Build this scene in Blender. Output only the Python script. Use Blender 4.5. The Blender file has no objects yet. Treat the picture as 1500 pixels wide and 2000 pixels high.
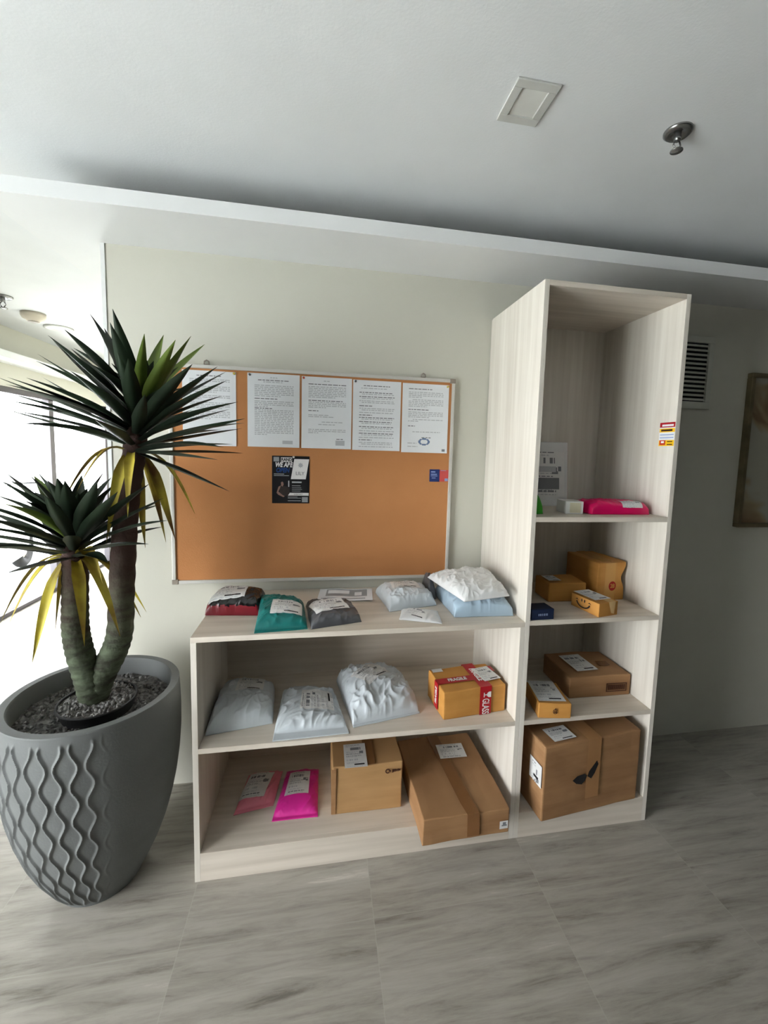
import bpy, bmesh, math, random
from mathutils import Vector, Matrix, noise, Euler
PI = math.pi
SC = bpy.context.scene
C = SC.collection

# ------------------------------------------------------------------ camera
cam_d = bpy.data.cameras.new('camera'); cam = bpy.data.objects.new('camera', cam_d); C.objects.link(cam)
yaw, pitch, roll = -0.1769, -0.0959, 0.0272
f_ = Vector((-math.sin(yaw)*math.cos(pitch), math.cos(yaw)*math.cos(pitch), math.sin(pitch)))
r_ = Vector((math.cos(yaw), math.sin(yaw), 0)); u_ = r_.cross(f_)
R_ = r_*math.cos(roll)+u_*math.sin(roll); U_ = -r_*math.sin(roll)+u_*math.cos(roll)
M = Matrix((R_, U_, -f_)).transposed().to_4x4(); M.translation = (0.4038, -1.8719, 1.4583)
cam.matrix_world = M
cam_d.sensor_fit = 'VERTICAL'; cam_d.sensor_height = 36; cam_d.sensor_width = 27
cam_d.lens = 838.49/2000*36
cam_d.shift_x = (750-775.13)/2000; cam_d.shift_y = (965.64-1000)/2000
cam_d.clip_start = 0.05
SC.camera = cam

# ------------------------------------------------------------------ light, exposure
SC.view_settings.view_transform = 'Standard'; SC.view_settings.look = 'None'
SC.view_settings.gamma = 1; SC.view_settings.use_curve_mapping = False
SC.view_settings.exposure = 2.10
SC.cycles.use_denoising = True
SC.cycles.max_bounces = 12; SC.cycles.diffuse_bounces = 3; SC.cycles.transparent_max_bounces = 16
W = bpy.data.worlds.new('sky'); SC.world = W; W.use_nodes = True
bg = W.node_tree.nodes['Background']; bg.inputs[0].default_value = (0.985, 0.975, 1.0, 1); bg.inputs[1].default_value = 4.4
sun_d = bpy.data.lights.new('sun', 'SUN'); sun_d.energy = 15; sun_d.angle = 0.01; sun_d.color = (1.0, 0.97, 0.92)
sun = bpy.data.objects.new('sun', sun_d); C.objects.link(sun); sun.location = (3, 0, 9)
sun.rotation_euler = Vector((-0.28, 0.12, -0.95)).to_track_quat('-Z', 'Y').to_euler()
def portal(name, loc, rot, sx, sy):
    l = bpy.data.lights.new(name, 'AREA'); l.shape = 'RECTANGLE'; l.size = sx; l.size_y = sy
    l.cycles.is_portal = True
    o = bpy.data.objects.new(name, l); C.objects.link(o); o.location = loc; o.rotation_euler = rot
GY0, GY1, GX, GH = -2.7, 3.97, -2.2, 1.92
for a_, b_ in ((GY0, -0.95), (1.85, GY1)): portal('daylight_portal', (GX-0.14, (a_+b_)/2, GH/2), (0, -PI/2, 0), GH, b_-a_)

# ------------------------------------------------------------------ materials
def lin(c):
    c = c/255.0
    return c/12.92 if c <= 0.04045 else ((c+0.055)/1.055)**2.4
def rgb(r, g, b): return (lin(r), lin(g), lin(b), 1)
def nt(name):
    m = bpy.data.materials.new(name); m.use_nodes = True
    return m, m.node_tree.nodes, m.node_tree.links, m.node_tree.nodes['Principled BSDF']
def mat(name, c, rough=0.6, var=0.06, scale=(8, 8, 8), metal=0.0, spec=0.4, bump=0.0, bscale=60, c2=None, detail=4, coat=0):
    m, n, l, b = nt(name)
    b.inputs['Roughness'].default_value = rough; b.inputs['Metallic'].default_value = metal
    b.inputs['Specular IOR Level'].default_value = spec
    if coat: b.inputs['Coat Weight'].default_value = coat
    tc = n.new('ShaderNodeTexCoord'); mp = n.new('ShaderNodeMapping'); mp.inputs['Scale'].default_value = scale
    nz = n.new('ShaderNodeTexNoise'); nz.inputs['Scale'].default_value = 1; nz.inputs['Detail'].default_value = detail
    l.new(tc.outputs['Object'], mp.inputs[0]); l.new(mp.outputs[0], nz.inputs[0])
    rp = n.new('ShaderNodeValToRGB'); rp.color_ramp.elements[0].position = 0.32; rp.color_ramp.elements[1].position = 0.68
    ca = tuple(x*(1-var) for x in c[:3])+(1,); cb = c2 if c2 else tuple(min(1, x*(1+var)) for x in c[:3])+(1,)
    rp.color_ramp.elements[0].color = ca; rp.color_ramp.elements[1].color = cb
    l.new(nz.outputs[0], rp.inputs[0]); l.new(rp.outputs[0], b.inputs['Base Color'])
    if bump:
        nb = n.new('ShaderNodeTexNoise'); nb.inputs['Scale'].default_value = bscale; nb.inputs['Detail'].default_value = 3
        l.new(tc.outputs['Object'], nb.inputs[0])
        bp = n.new('ShaderNodeBump'); bp.inputs['Strength'].default_value = bump; bp.inputs['Distance'].default_value = 0.004
        l.new(nb.outputs[0], bp.inputs['Height']); l.new(bp.outputs[0], b.inputs['Normal'])
    return m

def bark_mat():
    m = mat('rough_trunk_bark', rgb(50, 48, 36), 0.8, 0.35, (16, 16, 44), bump=0.9, bscale=70, c2=rgb(84, 94, 74), spec=0.25)
    n, l = m.node_tree.nodes, m.node_tree.links; b = n['Principled BSDF']; src = b.inputs['Base Color'].links[0].from_socket
    tc = n.new('ShaderNodeTexCoord'); sp = n.new('ShaderNodeSeparateXYZ'); l.new(tc.outputs['Object'], sp.inputs[0])
    nz = n.new('ShaderNodeTexNoise'); nz.inputs['Scale'].default_value = 9; l.new(tc.outputs['Object'], nz.inputs[0])
    ad = n.new('ShaderNodeMath'); ad.operation = 'MULTIPLY_ADD'; ad.inputs[1].default_value = 0.25; l.new(nz.outputs[0], ad.inputs[0]); l.new(sp.outputs[2], ad.inputs[2])
    mr = n.new('ShaderNodeMapRange'); mr.inputs[1].default_value = 0.36; mr.inputs[2].default_value = 0.62; l.new(ad.outputs[0], mr.inputs[0])
    mx = n.new('ShaderNodeMix'); mx.data_type = 'RGBA'; l.new(mr.outputs[0], mx.inputs[0]); l.new(src, mx.inputs[6]); mx.inputs[7].default_value = rgb(62, 44, 38); l.new(mx.outputs[2], b.inputs['Base Color'])
    return m
WALL = mat('wall_paint', rgb(206, 204, 191), 0.8, 0.015, (3, 3, 3), bump=0.06, bscale=180)
DWALL = mat('unseen_wall_light_absorber', rgb(40, 36, 33), 0.7, 0.05, (3, 3, 3))  # for the unseen walls, made dark to cut bounced fill light
CEIL = mat('ceiling_paint', rgb(226, 228, 228), 0.85, 0.02, (4, 4, 4), bump=0.12, bscale=140)
TRIM = mat('trim_paint', rgb(228, 229, 228), 0.75, 0.01)
LAM_V = mat('oak_laminate_upright', rgb(222, 214, 201), 0.5, 0.06, (38, 38, 1.6), c2=rgb(233, 227, 216), detail=6)
LAM_H = mat('oak_laminate_level', rgb(212, 201, 185), 0.5, 0.07, (1.6, 34, 38), c2=rgb(226, 216, 202), detail=6)
EDGE = mat('laminate_edge_band', rgb(218, 211, 199), 0.5, 0.03, (20, 20, 20))
CORK = mat('cork', rgb(192, 130, 80), 0.9, 0.08, (2, 2, 2), bump=0.15, bscale=260, c2=rgb(200, 138, 88))
ALU = mat('aluminium_frame', rgb(214, 212, 205), 0.4, 0.02, metal=0.2)
CAP = mat('grey_plastic', rgb(150, 140, 128), 0.5, 0.03)
STEEL = mat('brushed_steel', rgb(150, 150, 150), 0.25, 0.05, metal=0.9)
DSTEEL = mat('dark_steel', rgb(70, 70, 72), 0.3, 0.05, metal=0.8)
PAPER = mat('white_paper', rgb(234, 236, 238), 0.8, 0.02, (10, 10, 10))
INK_L = mat('grey_print', rgb(190, 192, 195), 0.8, 0.02)
INK_M = mat('mid_grey_print', rgb(128, 130, 134), 0.8, 0.02)
INK = mat('black_print', rgb(28, 28, 30), 0.7, 0.05)
BLUEINK = mat('blue_stamp_ink', rgb(110, 130, 165), 0.8, 0.05)
LABEL = mat('label_paper', rgb(226, 226, 224), 0.55, 0.03, (30, 30, 30))
POT = mat('cast_grey_planter', rgb(108, 111, 110), 0.7, 0.06, (6, 6, 6), bump=0.1, bscale=150)
SOIL = mat('dark_gravel', rgb(70, 69, 67), 0.8, 0.45, (60, 60, 60), bump=0.8, bscale=90, c2=rgb(120, 118, 115))
CHIP = mat('stone_chips', rgb(84, 82, 80), 0.5, 0.4, (90, 90, 90), c2=rgb(150, 149, 146))
NPOT = mat('black_plastic_pot', rgb(12, 12, 13), 0.75, 0.05)
BARK = bark_mat()
LEAF = mat('dark_green_leaf', rgb(22, 32, 23), 0.5, 0.3, (5, 5, 5), spec=0.3, c2=rgb(34, 50, 33))
LEAF_Y = mat('light_green_leaf', rgb(72, 94, 22), 0.55, 0.2, (6, 6, 6), c2=rgb(90, 108, 34))
WITHER = mat('withered_yellow_leaf', rgb(138, 96, 36), 0.6, 0.3, (12, 12, 8), c2=rgb(200, 186, 62))
CARD = mat('brown_cardboard', rgb(156, 115, 76), 0.75, 0.07, (5, 5, 30), c2=rgb(168, 128, 88))
CARD2 = mat('orange_cardboard', rgb(200, 140, 66), 0.7, 0.06, (6, 6, 20), c2=rgb(210, 152, 78))
CARD3 = mat('pale_cardboard', rgb(178, 138, 90), 0.75, 0.05, (5, 5, 30), c2=rgb(188, 148, 100))
TAPE = mat('clear_brown_tape', rgb(132, 90, 52), 0.22, 0.06, (10, 10, 10), spec=0.6)
RED = mat('red_packing_tape', rgb(182, 26, 38), 0.3, 0.05)
WHITEP = mat('white_print', rgb(240, 238, 236), 0.5, 0.02)
M_GREY = mat('grey_white_mailer_film', rgb(205, 212, 216), 0.33, 0.04, (9, 9, 9), spec=0.55)
M_WHITE = mat('white_mailer_film', rgb(222, 223, 222), 0.4, 0.03, (9, 9, 9), spec=0.5)
M_BLUE = mat('pale_blue_mailer_film', rgb(178, 200, 216), 0.33, 0.05, (9, 9, 9), spec=0.55)
M_BLACK = mat('black_bag_film', rgb(20, 18, 19), 0.25, 0.1, (9, 9, 9), spec=0.6)
M_RED = mat('dark_red_bag_film', rgb(120, 22, 34), 0.3, 0.1, (9, 9, 9), spec=0.5)
M_TEAL = mat('teal_bag_film', rgb(8, 110, 106), 0.35, 0.1, (9, 9, 9), spec=0.5)
M_DGREY = mat('dark_grey_bag_film', rgb(92, 94, 98), 0.35, 0.08, (9, 9, 9), spec=0.5)
M_PINK = mat('pale_pink_bag_film', rgb(238, 138, 158), 0.4, 0.05, (9, 9, 9), spec=0.5)
M_MAG = mat('magenta_bag_film', rgb(232, 48, 160), 0.35, 0.06, (9, 9, 9), spec=0.5)
M_CRIM = mat('crimson_pink_bag_film', rgb(226, 12, 96), 0.3, 0.08, (9, 9, 9), spec=0.5)
GREEN = mat('bright_green_film', rgb(60, 170, 40), 0.4, 0.08)
NAVY = mat('navy_card', rgb(22, 34, 62), 0.5, 0.08)
MARK = mat('brown_ink', rgb(70, 36, 20), 0.7, 0.05)
REDMARK = mat('red_ink', rgb(176, 40, 30), 0.7, 0.05)
GREY_FRAME = mat('bronze_frame', rgb(92, 88, 92), 0.4, 0.05, metal=0.3)
WHITE_PL = mat('white_plastic', rgb(226, 226, 220), 0.45, 0.02)
GRILLE = mat('grille_paint', rgb(200, 200, 188), 0.5, 0.02)
DUCT_SHADE = mat('painted_duct_shade', rgb(22, 22, 22), 0.9, 0.05)
GOLD = mat('gold_frame', rgb(128, 116, 88), 0.4, 0.2, (12, 12, 12), metal=0.4)
PAVE = mat('pale_pavement', rgb(196, 200, 202), 0.8, 0.05, (1.2, 1.2, 1.2))
PWHITE = mat('road_paint', rgb(244, 244, 244), 0.8, 0.02)
RUBBER = mat('tyre_rubber', rgb(16, 16, 18), 0.9, 0.1, (20, 20, 20), spec=0.1, bump=0.5, bscale=80)
BLUEC = mat('blue_card', rgb(34, 52, 110), 0.5, 0.1); REDC = mat('red_card', rgb(206, 84, 80), 0.5, 0.1)
YEL = mat('yellow_print', rgb(250, 198, 30), 0.5, 0.03)
FLY_B = mat('flyer_black', rgb(22, 22, 26), 0.45, 0.2, (14, 14, 14))
FLY_BLUE = mat('flyer_blue', rgb(30, 66, 130), 0.5, 0.1); SKIN = mat('flyer_skin_tone', rgb(150, 116, 104), 0.5, 0.15, (40, 40, 40))
DKCLOTH = mat('flyer_dark_shirt', rgb(58, 48, 46), 0.5, 0.15, (40, 40, 40))
GREY_C = mat('grey_print_card', rgb(158, 160, 164), 0.6, 0.05)
PINC = {'yellow': mat('yellow_pin', rgb(214, 190, 90), 0.4), 'red': mat('red_pin', rgb(196, 84, 56), 0.4), 'white': mat('white_pin', rgb(240, 236, 232), 0.4), 'grey': mat('grey_pin', rgb(96, 98, 100), 0.4)}

def floor_mat():
    m, n, l, b = nt('streaked_stone_tile')
    tc = n.new('ShaderNodeTexCoord'); sp = n.new('ShaderNodeSeparateXYZ'); l.new(tc.outputs['Object'], sp.inputs[0])
    def mth(op, a, bb=None):
        k = n.new('ShaderNodeMath'); k.operation = op
        for i, v in enumerate((a, bb)):
            if v is None: continue
            if isinstance(v, (int, float)): k.inputs[i].default_value = v
            else: l.new(v, k.inputs[i])
        return k.outputs[0]
    S = 0.573
    tx = mth('DIVIDE', mth('SUBTRACT', sp.outputs[0], 0.009), S); ty = mth('DIVIDE', mth('ADD', sp.outputs[1], 0.668), S)
    fx, fy = mth('FLOOR', tx), mth('FLOOR', ty)
    ex = mth('ABSOLUTE', mth('SUBTRACT', mth('FRACT', tx), 0.5)); ey = mth('ABSOLUTE', mth('SUBTRACT', mth('FRACT', ty), 0.5))
    joint = mth('GREATER_THAN', mth('MAXIMUM', ex, ey), 0.4975)
    cv = n.new('ShaderNodeCombineXYZ'); l.new(fx, cv.inputs[0]); l.new(fy, cv.inputs[1])
    wn = n.new('ShaderNodeTexWhiteNoise'); wn.noise_dimensions = '3D'; l.new(cv.outputs[0], wn.inputs[0])
    off = n.new('ShaderNodeVectorMath'); off.operation = 'SCALE'; off.inputs['Scale'].default_value = 9; l.new(wn.outputs['Color'], off.inputs[0])
    ad = n.new('ShaderNodeVectorMath'); ad.operation = 'ADD'; l.new(tc.outputs['Object'], ad.inputs[0]); l.new(off.outputs[0], ad.inputs[1])
    mp = n.new('ShaderNodeMapping'); mp.inputs['Scale'].default_value = (2.0, 17, 1); mp.inputs['Rotation'].default_value = (0, 0, 0.06); l.new(ad.outputs[0], mp.inputs[0])
    nz = n.new('ShaderNodeTexNoise'); nz.inputs['Scale'].default_value = 1.5; nz.inputs['Detail'].default_value = 10; nz.inputs['Roughness'].default_value = 0.70; nz.inputs['Distortion'].default_value = 0.35
    l.new(mp.outputs[0], nz.inputs[0])
    rp = n.new('ShaderNodeValToRGB'); e = rp.color_ramp.elements
    e[0].position = 0.30; e[0].color = rgb(118, 113, 104); e[1].position = 0.74; e[1].color = rgb(202, 198, 188)
    for p, c in ((0.42, (152, 147, 137)), (0.55, (168, 163, 153)), (0.64, (174, 169, 159))):
        q = e.new(p); q.color = rgb(*c)
    l.new(nz.outputs[0], rp.inputs[0])
    mx = n.new('ShaderNodeMix'); mx.data_type = 'RGBA'; l.new(mth('MULTIPLY', joint, 0.5), mx.inputs[0]); l.new(rp.outputs[0], mx.inputs[6]); mx.inputs[7].default_value = rgb(176, 172, 162)
    l.new(mx.outputs[2], b.inputs['Base Color'])
    b.inputs['Roughness'].default_value = 0.34; b.inputs['Specular IOR Level'].default_value = 0.45
    return m
FLOOR = floor_mat()
def glass_mat():
    m, n, l, b = nt('clear_glass'); n.remove(b)
    out = [x for x in n if x.type == 'OUTPUT_MATERIAL'][0]
    t = n.new('ShaderNodeBsdfTransparent'); t.inputs[0].default_value = (0.96, 0.98, 0.98, 1)
    g = n.new('ShaderNodeBsdfGlossy'); g.inputs['Roughness'].default_value = 0.02
    lw = n.new('ShaderNodeLayerWeight'); lw.inputs[0].default_value = 0.5
    pw = n.new('ShaderNodeMath'); pw.operation = 'POWER'; pw.inputs[1].default_value = 5; l.new(lw.outputs['Facing'], pw.inputs[0])
    fr = n.new('ShaderNodeMath'); fr.operation = 'MULTIPLY_ADD'; fr.inputs[1].default_value = 0.45; fr.inputs[2].default_value = 0.02; l.new(pw.outputs[0], fr.inputs[0])
    mx = n.new('ShaderNodeMixShader'); l.new(fr.outputs[0], mx.inputs[0]); l.new(t.outputs[0], mx.inputs[1]); l.new(g.outputs[0], mx.inputs[2]); l.new(mx.outputs[0], out.inputs[0])
    return m
GLASS = glass_mat()
def art_mat():
    m, n, l, b = nt('abstract_canvas')
    tc = n.new('ShaderNodeTexCoord'); nz = n.new('ShaderNodeTexNoise'); nz.inputs['Scale'].default_value = 3.2; nz.inputs['Distortion'].default_value = 1.2
    l.new(tc.outputs['Object'], nz.inputs[0]); rp = n.new('ShaderNodeValToRGB'); e = rp.color_ramp.elements
    e[0].position = 0.38; e[0].color = rgb(118, 94, 66); e[1].position = 0.56; e[1].color = rgb(158, 155, 140)
    q = e.new(0.47); q.color = rgb(150, 136, 106)
    l.new(nz.outputs[0], rp.inputs[0]); l.new(rp.outputs[0], b.inputs['Base Color']); b.inputs['Roughness'].default_value = 0.6
    return m
ART = art_mat()

# ------------------------------------------------------------------ mesh helpers
def obj(name, bm, m, parent=None, smooth=False, bevel=0):
    me = bpy.data.meshes.new(name); bm.to_mesh(me); bm.free()
    for x in (m if isinstance(m, (list, tuple)) else [m]): me.materials.append(x)
    if smooth:
        for p in me.polygons: p.use_smooth = True
    o = bpy.data.objects.new(name, me); C.objects.link(o); o.parent = parent
    if bevel:
        bv = o.modifiers.new('bevel', 'BEVEL'); bv.width = bevel; bv.segments = 2; bv.limit_method = 'ANGLE'
    return o
def tag(o, label=None, cat=None, group=None, kind=None):
    if label: o['label'] = label
    if cat: o['category'] = cat
    if group: o['group'] = group
    if kind: o['kind'] = kind
    return o
def thing(name, label, cat, loc=(0, 0, 0), rz=0, group=None):
    o = bpy.data.objects.new(name, None); C.objects.link(o); o.location = loc; o.rotation_euler = (0, 0, rz)
    o.empty_display_size = 0.05
    return tag(o, label, cat, group)
def bx(bm, x0, y0, z0, x1, y1, z1, mi=0):
    v = [bm.verts.new((x, y, z)) for z in (z0, z1) for y in (y0, y1) for x in (x0, x1)]
    for q in ((0, 2, 3, 1), (4, 5, 7, 6), (0, 1, 5, 4), (2, 6, 7, 3), (0, 4, 6, 2), (1, 3, 7, 5)):
        bm.faces.new([v[i] for i in q]).material_index = mi
def box(name, x0, y0, z0, x1, y1, z1, m, parent=None, bevel=0):
    bm = bmesh.new(); bx(bm, x0, y0, z0, x1, y1, z1); return obj(name, bm, m, parent, bevel=bevel)
def struct(name, boxes, m, label=None):
    bm = bmesh.new()
    for b in boxes: bx(bm, *b)
    o = obj(name, bm, m); o['kind'] = 'structure'
    if label: o['label'] = label
    return o
def lathe(bm, prof, n=32, cx=0, cy=0, cap=True, mi=0):
    rings = []
    for r, z in prof:
        rings.append([bm.verts.new((cx+r*math.cos(2*PI*i/n), cy+r*math.sin(2*PI*i/n), z)) for i in range(n)])
    for a, b in zip(rings, rings[1:]):
        for i in range(n):
            bm.faces.new((a[i], a[(i+1) % n], b[(i+1) % n], b[i])).material_index = mi
    if cap:
        bm.faces.new(rings[0][::-1]).material_index = mi; bm.faces.new(rings[-1]).material_index = mi
def tube(bm, pts, rad, n=10, cap=True):
    pts = [Vector(p) for p in pts]; rings = []
    for i, p in enumerate(pts):
        t = (pts[min(i+1, len(pts)-1)]-pts[max(i-1, 0)]).normalized()
        a = Vector((0, 1, 0)) if abs(t.y) < 0.9 else Vector((1, 0, 0))
        s = t.cross(a).normalized(); w = s.cross(t)
        r = rad[i] if isinstance(rad, (list, tuple)) else rad
        rings.append([bm.verts.new(p+(s*math.cos(2*PI*k/n)+w*math.sin(2*PI*k/n))*r) for k in range(n)])
    for a, b in zip(rings, rings[1:]):
        for k in range(n): bm.faces.new((a[k], b[k], b[(k+1) % n], a[(k+1) % n]))
    if cap: bm.faces.new(rings[0]); bm.faces.new(rings[-1][::-1])
def torus(bm, R, r, n=32, k=10):
    g = [[bm.verts.new(((R+r*math.cos(2*PI*j/k))*math.cos(2*PI*i/n), r*math.sin(2*PI*j/k), (R+r*math.cos(2*PI*j/k))*math.sin(2*PI*i/n))) for j in range(k)] for i in range(n)]
    for i in range(n):
        for j in range(k): bm.faces.new((g[i][j], g[i][(j+1) % k], g[(i+1) % n][(j+1) % k], g[(i+1) % n][j]))
def decal(name, P, bmp, mats, parent=None):
    """printed sheet: every cell of the bitmap is a face with that ink; P(u, v) places it, v=0 is its top edge"""
    nv, nu = len(bmp), len(bmp[0]); bm = bmesh.new()
    g = [[bm.verts.new(P(i/nu, j/nv)) for i in range(nu+1)] for j in range(nv+1)]
    for j in range(nv):
        for i in range(nu):
            bm.faces.new((g[j+1][i], g[j+1][i+1], g[j][i+1], g[j][i])).material_index = bmp[j][i]
    return obj(name, bm, mats, parent, smooth=True)
def blank(nu, nv): return [[0]*nu for _ in range(nv)]
def rect(b, x0, y0, x1, y1, k):
    for j in range(max(0, y0), min(len(b), y1)):
        for i in range(max(0, x0), min(len(b[0]), x1)): b[j][i] = k
def words(b, y, x0, x1, k, rnd, h=1):
    x = x0
    while x < x1:
        w = rnd.randint(2, 6); rect(b, x, y, min(x+w, x1), y+h, k); x += w+1
def ship_label(seed, nu=40, nv=54, bar=True):
    rnd = random.Random(seed); b = blank(nu, nv)
    words(b, 3, 4, nu-10, 3, rnd, 1); words(b, 6, 4, nu//2, 1, rnd)
    x0 = rnd.randint(4, 10); x1 = nu-rnd.randint(6, 12)
    for i in range(x0, x1):                                     # barcode
        if rnd.random() < 0.65: rect(b, i, 9, i+1, 15, 3)
    for y in (18, 20, 23, 25, 28, 30): words(b, y, 4, rnd.randint(nu-20, nu-8), 1 if y not in (23, 28) else 3, rnd)
    for k in range(14): rect(b, nu-12+rnd.randint(0, 7), 18+rnd.randint(0, 7), nu-10+rnd.randint(0, 7), 19+rnd.randint(0, 7), 3)
    for i in range(4, nu-16):
        if rnd.random() < 0.5: rect(b, i, 35, i+1, 39, 1)
    words(b, 42, 4, nu-12, 1, rnd); words(b, 44, 4, nu-16, 1, rnd)
    if bar: rect(b, nu//2-3, nv-8, nu-5, nv-5, 2)
    else: words(b, nv-7, 5, nu-8, 3, rnd, 2)
    words(b, nv-3, 4, nu-8, 1, rnd)
    return b
LINK = [LABEL, INK_L, INK, INK_M]
def text(name, s, size, m, loc, rot, parent=None, shear=0, xs=1.0, bold=0.0):
    c = bpy.data.curves.new(name, 'FONT'); c.body = s; c.size = size; c.align_x = 'CENTER'; c.align_y = 'CENTER'; c.shear = shear; c.offset = bold; c.extrude = 0.0003
    o = bpy.data.objects.new(name, c); C.objects.link(o)
    bpy.context.view_layer.update()
    me = bpy.data.meshes.new_from_object(o.evaluated_get(bpy.context.evaluated_depsgraph_get()))
    bpy.data.objects.remove(o); bpy.data.curves.remove(c)
    me.materials.clear(); me.materials.append(m); me.name = name
    t = bpy.data.objects.new(name, me); C.objects.link(t); t.parent = parent; t.location = loc; t.rotation_euler = rot; t.scale = (xs, 1, 1)
    return t

# ------------------------------------------------------------------ room
ZS, ZC, XR, YF = 2.2165, 2.40, 4.3, -4.6
struct('floor', [(GX-0.1, YF, -0.1, XR, 4.0, 0)], FLOOR)
struct('ceiling', [(GX-0.1, YF, ZC, XR, 4.1, ZC+0.1)], CEIL)
struct('wall_back', [(-0.41, 0, 0, XR, 0.12, ZC)], WALL)
struct('wall_return', [(-0.40, 0.12, 0, -0.28, 4.0, ZC)], WALL)
struct('wall_lobby', [(GX-0.1, 4.0, 0, -0.28, 4.12, ZC)], WALL)
struct('wall_right', [(XR, YF, 0, XR+0.1, 0.12, ZC)], DWALL)
struct('wall_front', [(GX-0.1, YF-0.1, 0, XR+0.1, YF, ZC)], DWALL)
struct('wall_left', [(GX-0.12, GY0, GH, GX+0.06, 4.0, ZC), (GX-0.12, YF, 0, GX+0.06, GY0, ZC), (GX-0.12, -0.95, 0, GX+0.06, 1.85, GH)], WALL)  # last box: unseen pier between the glazed bays, added to hold back daylight
# slim lip of the cove that runs along the wall and back into the lobby
o = struct('trim_1', [(-0.64, -0.295, ZS, XR, 0.0, ZS+0.05), (-0.64, 0.0, ZS, -0.41, 4.0, ZS+0.05)], TRIM, 'white cove ledge under the ceiling along the back wall')
struct('trim_2', [(GX+0.06, GY0, 2.10, -1.95, 4.0, 2.154)], TRIM, 'cove ledge above the lobby glazing')
struct('trim_3', [(-0.422, -0.004, 0, -0.408, 0.02, ZS)], TRIM, 'white corner bead at the left end of the wall')
# window wall of the lobby
win = thing('window_1', None, None); win['kind'] = 'structure'; win['label'] = 'full height lobby glazing in a dark frame'
ys = [GY0, -1.85, -0.95, 1.85, 2.86, 3.94]
bm = bmesh.new()
for y in ys: bx(bm, GX-0.03, y-0.035, 0, GX+0.03, y+0.035, GH)
bx(bm, GX-0.03, GY0, 0, GX+0.03, GY1, 0.035); bx(bm, GX-0.03, GY0, GH-0.05, GX+0.03, GY1, GH)
obj('window_frame', bm, GREY_FRAME, win)
for a, b in zip(ys, ys[1:]):
    if a == -0.95: continue
    box('pane', GX-0.004, a+0.035, 0.035, GX+0.004, b-0.035, GH-0.05, GLASS, win)

# ------------------------------------------------------------------ outside
struct('floor_outside', [(-14, -8, -0.12, GX-0.1, 14, -0.02)], PAVE, 'pale sunlit pavement outside the glazing')
struct('trim_4', [(-6.0, -8, -0.019, -5.88, 14, -0.012), (-3.62, -8, -0.019, -3.52, 14, -0.012)], PWHITE, 'white painted lines on the pavement outside')
fen = thing('bar_fence', 'white fence of upright bars seen through the glazing', 'fence', (-3.9, 6.2, -0.02))
box('rail', -1.8, -0.02, 0.15, 1.6, 0.02, 0.21, PWHITE, fen); box('rail', -1.8, -0.02, 2.0, 1.6, 0.02, 2.06, PWHITE, fen)
bm = bmesh.new()
for k in range(26): bx(bm, -1.78+k*0.13, -0.012, 0.0, -1.74+k*0.13, 0.012, 2.15)
obj('bars', bm, PWHITE, fen)
sc = thing('motor_scooter', 'parked motor scooter outside the glazing, only its front wheel in view', 'scooter', (-3.1, 3.86, -0.02), 0.22)
def wheel(y, name):
    w = bpy.data.objects.new(name, None); C.objects.link(w); w.parent = sc; w.location = (0, y, 0.235); w.rotation_euler = (0, 0, PI/2)
    bm = bmesh.new(); torus(bm, 0.175, 0.06, 40, 12); obj('tyre', bm, RUBBER, w, True)
    bm = bmesh.new(); torus(bm, 0.118, 0.014, 32, 8)
    for k in range(5):
        a = 2*PI*k/5; tube(bm, [(0.02*math.cos(a), 0, 0.02*math.sin(a)), (0.118*math.cos(a), 0, 0.118*math.sin(a))], 0.011, 6)
    tube(bm, [(0, -0.05, 0), (0, 0.05, 0)], 0.03, 12); obj('rim', bm, GOLD, w, True)
wheel(0, 'front_wheel'); wheel(-1.25, 'rear_wheel')
bm = bmesh.new()
for s in (-1, 1): tube(bm, [(s*0.075, 0, 0.235), (s*0.075, -0.10, 0.55), (0, -0.17, 0.80)], 0.016, 8)
tube(bm, [(0, -0.17, 0.8), (0, -0.24, 1.02)], 0.02, 8); tube(bm, [(-0.33, -0.32, 1.04), (0, -0.24, 1.02), (0.33, -0.32, 1.04)], 0.014, 8)
obj('fork_and_handlebar', bm, DSTEEL, sc, True)
bm = bmesh.new()
pr = [(-0.36, 0.95), (-0.22, 0.98), (-0.20, 0.60), (-0.30, 0.32), (-0.75, 0.28), (-0.85, 0.55), (-1.55, 0.68), (-1.62, 0.60), (-1.35, 0.38), (-0.80, 0.20), (-0.30, 0.22), (-0.42, 0.6)]
va = [bm.verts.new((-0.16, y, z)) for y, z in pr]; vb = [bm.verts.new((0.16, y, z)) for y, z in pr]
bm.faces.new(va); bm.faces.new(vb[::-1])
for i in range(len(pr)): bm.faces.new((va[i], vb[i], vb[(i+1) % len(pr)], va[(i+1) % len(pr)]))
obj('body_shell', bm, WHITE_PL, sc, bevel=0.03)
box('seat', -0.14, -1.5, 0.68, 0.14, -0.85, 0.76, NPOT, sc, 0.03)
tube_bm = bmesh.new(); tube(tube_bm, [(0, 0.28*math.sin(a), 0.235+0.28*math.cos(a)) for a in [x*0.15-1.0 for x in range(11)]], 0.045, 8); obj('front_fender', tube_bm, WHITE_PL, sc, True)

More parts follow.
